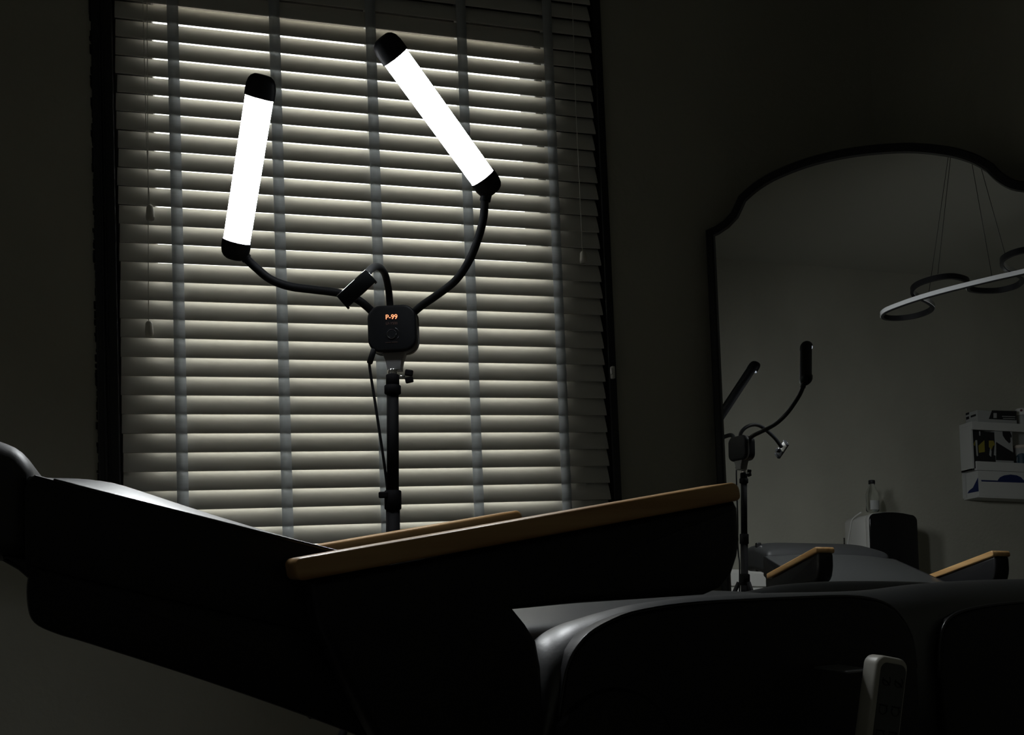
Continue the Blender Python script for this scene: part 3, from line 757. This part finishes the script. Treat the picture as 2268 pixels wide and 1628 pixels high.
# ------------------------------------------------------------------ things along the left wall, met in the mirror
tbl = empty('side_table', (XL + 0.20, 0.40, 0), 'plain dark table under the small fridge', 'table')
box('table_top', 'floor', tbl, XL + 0.01, XL + 0.40, 0.10, 0.70, 0.8140, 0.8440, 0.004, world=True)
for x in (XL + 0.03, XL + 0.36):
    for y in (0.13, 0.65): box('leg', 'blackm', tbl, x - 0.015, x + 0.015, y - 0.015, y + 0.015, 0, 0.816, 0.002, world=True)
FX0, FX1, FY0, FY1, FZ0, FZ1 = XL + 0.015, XL + 0.28, 0.246, 0.522, 0.845, 1.213
fr_ = empty('mini_fridge', ((FX0 + FX1) / 2, (FY0 + FY1) / 2, FZ0), 'small white fridge with a glossy black door, reflected in the mirror', 'fridge')
def fpoly(g=0.0):
    w2, h2 = (FY1 - FY0) / 2 - g, (FZ1 - FZ0) - 2 * g; o = []
    r = 0.035
    for k in range(8):
        a = math.radians(90 * k / 7); o.append((w2 - r + r * math.sin(math.radians(90) - a), h2 - r - 0.006 + r * math.sin(a)))
    for t in (0.6, 0.3, 0, -0.3, -0.6): o.append((t * (w2 - r), h2 - 0.006 + 0.010 * (1 - t * t)))
    for k in range(8):
        a = math.radians(90 * k / 7); o.append((-(w2 - r) - r * math.sin(a), h2 - r - 0.006 + r * math.cos(a)))
    o += [(-w2, 0.012), (-w2 + 0.012, 0), (w2 - 0.012, 0), (w2, 0.012)]
    return [(u, v + g) for u, v in o]
def fp3(u, v, d): return Vector((d, (FY0 + FY1) / 2 + u, FZ0 + v))
prism('fridge_body', 'whitep', fr_, fpoly(), FX0, FX1 - 0.045, fp3, 0.004, 2, True)
dr = prism('fridge_door', 'fdoor', fr_, fpoly(), FX1 - 0.042, FX1, fp3, 0.006, 3, True)
prism('door_edge', 'whitep', dr, fpoly(-0.0015), FX1 - 0.043, FX1 - 0.008, fp3, 0.002, 2, True)
for i in range(6):
    q = vhit(1866, 1193 + 3.6 * i, Y, FY1 + 0.001)
    box('vent_slot', 'darkp', fr_, q.x - 0.020, q.x + 0.020, FY1 - 0.002, FY1 + 0.0015, q.z - 0.004, q.z + 0.002, 0.0, world=True)
wl = [vhit(px, py, Y, FY1 + 0.006) for px, py in ((1900, 1136), (1888, 1150), (1883, 1172), (1878, 1200), (1876, 1228), (1874, 1260))]
wl[0].y -= 0.02; wl[0].z += 0.004
tube('power_cord', 'whitep', fr_, catmull(wl, 5), 0.004, 8)
# bottle
bc = vhit(1904, 1133, Z, 1.2195); bc.y = min(bc.y, FY1 - 0.045)
bt = empty('water_bottle', bc, 'small clear plastic water bottle with dark cap on the fridge', 'bottle')
lathe('bottle_body', 'clear', bt, [(0.0, 0.0), (0.0282, 0.0), (0.0339, 0.0077), (0.0339, 0.0384), (0.0326, 0.0640), (0.0339, 0.0794), (0.0320, 0.0998), (0.0230, 0.1229), (0.0160, 0.1382), (0.0147, 0.1510), (0.0, 0.1510)], bc)
lathe('bottle_cap', 'darkp', bt, [(0.0, 0.1498), (0.0169, 0.1498), (0.0169, 0.1677), (0.0154, 0.1702), (0.0, 0.1702)], bc, 20)
bm = bmesh.new(); seg = 20
rr = [[bm.verts.new(bc + Vector((0.0346 * math.cos(a), 0.0346 * math.sin(a), zz))) for a in [math.radians(-150 + 200 * k / seg) for k in range(seg + 1)]] for zz in (0.0102, 0.0589)]
for k in range(seg): bm.faces.new((rr[0][k], rr[0][k + 1], rr[1][k + 1], rr[1][k]))
mesh_obj('bottle_label', bm, 'paper', bt, True, True)
# white drawer unit behind the chair head
du = empty('drawer_unit', (XL + 0.19, 1.28, 0), 'low white drawer unit glimpsed under the armrest in the mirror', 'drawers')
box('carcass', 'white', du, XL + 0.005, XL + 0.345, 1.08, 1.48, 0.0, 0.890, 0.003, world=True)
zz = 0.872
for hgt in (0.072, 0.18, 0.18, 0.18, 0.18):
    d_ = box('drawer_front', 'white', du, XL + 0.345, XL + 0.362, 1.083, 1.477, zz - hgt + 0.006, zz, 0.003, world=True)
    zz -= hgt

# wall shelf and its boxes
SX = XL + 0.12
def sv(px, py, x=SX): return vhit(px, py, X, x)
sh = empty('wall_shelf', (XL, -0.5, 1.34), 'white wall shelf unit crowded with boxes, at the mirror right edge', 'shelf')
y1 = -0.214; y0 = -0.86
box('fascia', 'shelfw', sh, SX - 0.012, SX, y0, y1, sv(2158, 951).z, sv(2152, 933).z, 0.001, world=True)
box('top_board', 'shelfw', sh, XL + 0.002, SX - 0.012, y0, y1, sv(2152, 941).z, sv(2152, 933).z, 0.001, world=True)
zm0, zm1 = sv(2165, 1041).z, sv(2158, 1021).z
box('side_board', 'shelfw', sh, XL + 0.002, SX - 0.012, y1 - 0.012, y1, zm0, sv(2152, 941).z, 0.001, world=True)
box('side_board', 'shelfw', sh, XL + 0.002, SX - 0.012, y0, y0 + 0.012, zm0, sv(2152, 941).z, 0.001, world=True)
box('middle_board', 'shelfw', sh, XL + 0.002, SX - 0.012, y0, y1, zm0, zm0 + 0.012, 0.001, world=True)
box('fascia', 'shelfw', sh, SX - 0.012, SX, y0, y1 - 0.018, zm0, zm1, 0.001, world=True)
zb0 = sv(2172, 1099).z
box('bottom_board', 'shelfw', sh, XL + 0.002, SX + 0.004, y0, y1 - 0.010, zb0 - 0.008, zb0, 0.001, world=True)
box('back_board', 'shelfw', sh, XL + 0.001, XL + 0.006, y0, y1 - 0.004, zb0, sv(2152, 941).z, 0.0, world=True)
ztop = sv(2152, 933).z
def fbox(name, m, label, x0, x1, y0_, y1_, z0, z1, cat='box'):
    e_ = empty(name, ((x0 + x1) / 2, (y0_ + y1_) / 2, z0), label, cat, 'boxes on the wall shelf')
    b = box('carton', m, e_, x0, x1, y0_, y1_, z0, z1, 0.0015, world=True)
    return e_
def patch(name, m, par, poly, x, t=0.0012):    # flat print on a front face, outline in (y, z)
    prism(name, m, par, poly, x - 0.0002, x + t, lambda u, v, d: Vector((d, u, v)), 0.0, 1, True)
def ppoly(pxs, x):
    return [(lambda p: (p.y, p.z))(vhit(px, py, X, x)) for px, py in pxs]
# flat carton on top: white end, black front with pale print
xa = SX - 0.006
q0, q1 = vhit(2165, 927, X, xa), vhit(2251, 909, X, xa)
tb = fbox('flat_carton', 'paper', 'flat white and black carton lying on top of the wall shelf', XL + 0.008, xa, q1.y, q0.y, ztop + 0.0005, vhit(2165, 908, X, xa).z)
patch('black_print', 'darkp', tb, ppoly(((2197, 909), (2251, 910.5), (2251, 931), (2190, 928)), xa), xa)
patch('print_block', 'paper', tb, ppoly(((2200, 915), (2207, 915), (2207, 926), (2200, 926)), xa), xa + 0.0012)
patch('print_line', 'paper', tb, ppoly(((2219, 921.5), (2248, 922.5), (2248, 924), (2219, 923)), xa), xa + 0.0012)
patch('print_line', 'paper', tb, ppoly(((2221, 926), (2248, 927), (2248, 928.5), (2221, 927.5)), xa), xa + 0.0012)
for a in ((2139, 913, 2146, 920), (2140, 922, 2146, 930), (2150, 917, 2161, 925)):
    p = vhit(a[0], a[3], Y, q0.y + 0.001); r_ = vhit(a[2], a[1], Y, q0.y + 0.001)
    xs = sorted((max(XL + 0.010, p.x), max(XL + 0.012, r_.x)))
    box('end_print', 'darkp', tb, xs[0], min(xs[1], xa - 0.004), q0.y - 0.0005, q0.y + 0.001, p.z, r_.z, world=True)
# jar on top
jc = vhit(2264, 934, X, SX - 0.05); jc.z = ztop + 0.0005
jr = empty('pump_jar', jc, 'white lidded jar with a red dot beside the flat carton', 'jar')
lathe('jar_body', 'paper', jr, [(0, 0), (0.030, 0), (0.032, 0.004), (0.032, 0.056), (0.028, 0.060), (0, 0.060)], jc)
lathe('jar_lid', 'whitep', jr, [(0, 0.060), (0.032, 0.060), (0.033, 0.064), (0.033, 0.096), (0.030, 0.099), (0, 0.099)], jc)
dd = (mirrored(CAM) - jc); dd.z = 0; dd.normalize(); dd = (dd + Vector((0.35, 0.35, 0))).normalized()
cyl('red_dot', 'red', jr, jc + dd * 0.031 + ez * 0.084, jc + dd * 0.0338 + ez * 0.084, 0.007, 16)
# middle tier
xm = SX - 0.022; zf0 = zm0 + 0.0125
def mid_box(name, m, label, pxl, pxr, ztop_px, inset_=0.0):
    a, b_ = vhit(pxl, 1015, X, xm - inset_), vhit(pxr, 1015, X, xm - inset_)
    return fbox(name, m, label, XL + 0.010, xm - inset_, b_.y, a.y, zf0, vhit(pxl, ztop_px, X, xm - inset_).z)
b1 = mid_box('picture_carton', 'darkp', 'black carton with yellow picture print on the middle shelf', 2155, 2205, 955)
for pxs, m in ((((2167, 987), (2180, 975), (2181, 1001), (2168, 1003)), 'yellow'), (((2190, 976), (2200, 976), (2204, 985), (2199, 988), (2196, 996), (2190, 990)), 'yellow'), (((2155, 985), (2160, 976), (2159, 988)), 'yellow'),
               (((2160, 975), (2164, 975), (2166, 1010), (2163, 1010)), 'paper'), (((2203, 985), (2206, 985), (2206, 1010), (2201, 1008)), 'paper'), (((2193, 990), (2196, 1000), (2195, 1012), (2191, 1008)), 'paper'), (((2168, 955), (2171, 955), (2171, 965), (2169, 965)), 'paper')):
    patch('print_shape', m, b1, ppoly(pxs, xm), xm)
b2 = mid_box('white_carton', 'paper', 'white carton with a black feather print and dark slanted base', 2206, 2245, 954)
patch('dark_base', 'darkp', b2, ppoly(((2206, 979), (2245, 1003), (2245, 1021), (2206, 1019)), xm), xm)
patch('feather_print', 'darkp', b2, ppoly(((2220, 955), (2236, 955), (2241, 966), (2239, 970), (2237, 966), (2238, 979), (2235, 982), (2227, 974), (2221, 965)), xm), xm)
tc_ = vhit(2264, 1019, X, SX - 0.055); tc_.z = zf0
tb2 = empty('round_tub', tc_, 'pale round tub with dark teal label on the middle shelf', 'tub', 'boxes on the wall shelf')
lathe('tub_body', 'paper', tb2, [(0, 0), (0.040, 0), (0.042, 0.005), (0.042, 0.130), (0, 0.130)], tc_)
lathe('tub_lid', 'beige', tb2, [(0, 0.130), (0.044, 0.130), (0.044, 0.146), (0.041, 0.150), (0, 0.150)], tc_)
bm = bmesh.new(); cen_a = math.atan2(dd.y, dd.x)
ring_ = []
for k in range(24):
    t = 2 * PI * k / 24; a = cen_a + 0.9 * math.cos(t); ring_.append(bm.verts.new(tc_ + Vector((0.0425 * math.cos(a), 0.0425 * math.sin(a), 0.058 + 0.042 * math.sin(t)))))
cv0 = bm.verts.new(tc_ + Vector((0.0432 * math.cos(cen_a), 0.0432 * math.sin(cen_a), 0.058)))
mid_r = []
for k in range(24):
    t = 2 * PI * k / 24; a = cen_a + 0.45 * math.cos(t); mid_r.append(bm.verts.new(tc_ + Vector((0.0430 * math.cos(a), 0.0430 * math.sin(a), 0.058 + 0.021 * math.sin(t)))))
for k in range(24):
    bm.faces.new((ring_[k], ring_[(k + 1) % 24], mid_r[(k + 1) % 24], mid_r[k])); bm.faces.new((mid_r[k], mid_r[(k + 1) % 24], cv0))
mesh_obj('tub_label', bm, 'teal', tb2, True, True)
# glove dispenser on the bottom tier
g0, g1 = vhit(2168, 1090, X, SX), vhit(2330, 1090, X, SX)
gl = fbox('glove_dispenser', 'shelfw', 'white glove box with blue end and blue slot on the lowest shelf', XL + 0.012, SX, g1.y, g0.y, zb0 + 0.0005, zm0 - 0.0015)
arc = [(2173, 1063), (2210, 1064.5)] + [(2238 - 28 * math.cos(math.radians(t)), 1065 - 14 * math.sin(math.radians(t))) for t in (12, 35, 60, 90, 120, 145, 168)] + [(2270, 1066), (2270, 1069.5), (2174, 1066.5)]
patch('blue_slot', 'blue', gl, ppoly(arc, SX), SX)
ep = [(vhit(px, py, Y, g0.y + 0.0005)) for px, py in ((2166, 1058), (2168, 1088), (2143, 1093), (2146, 1087), (2155, 1080))]
prism('blue_end', 'blue', gl, [(max(XL + 0.013, min(SX - 0.001, p.x)), max(zb0 + 0.002, p.z)) for p in ep], g0.y - 0.0002, g0.y + 0.001, lambda u, v, d: Vector((u, d, v)), 0, 1, True)
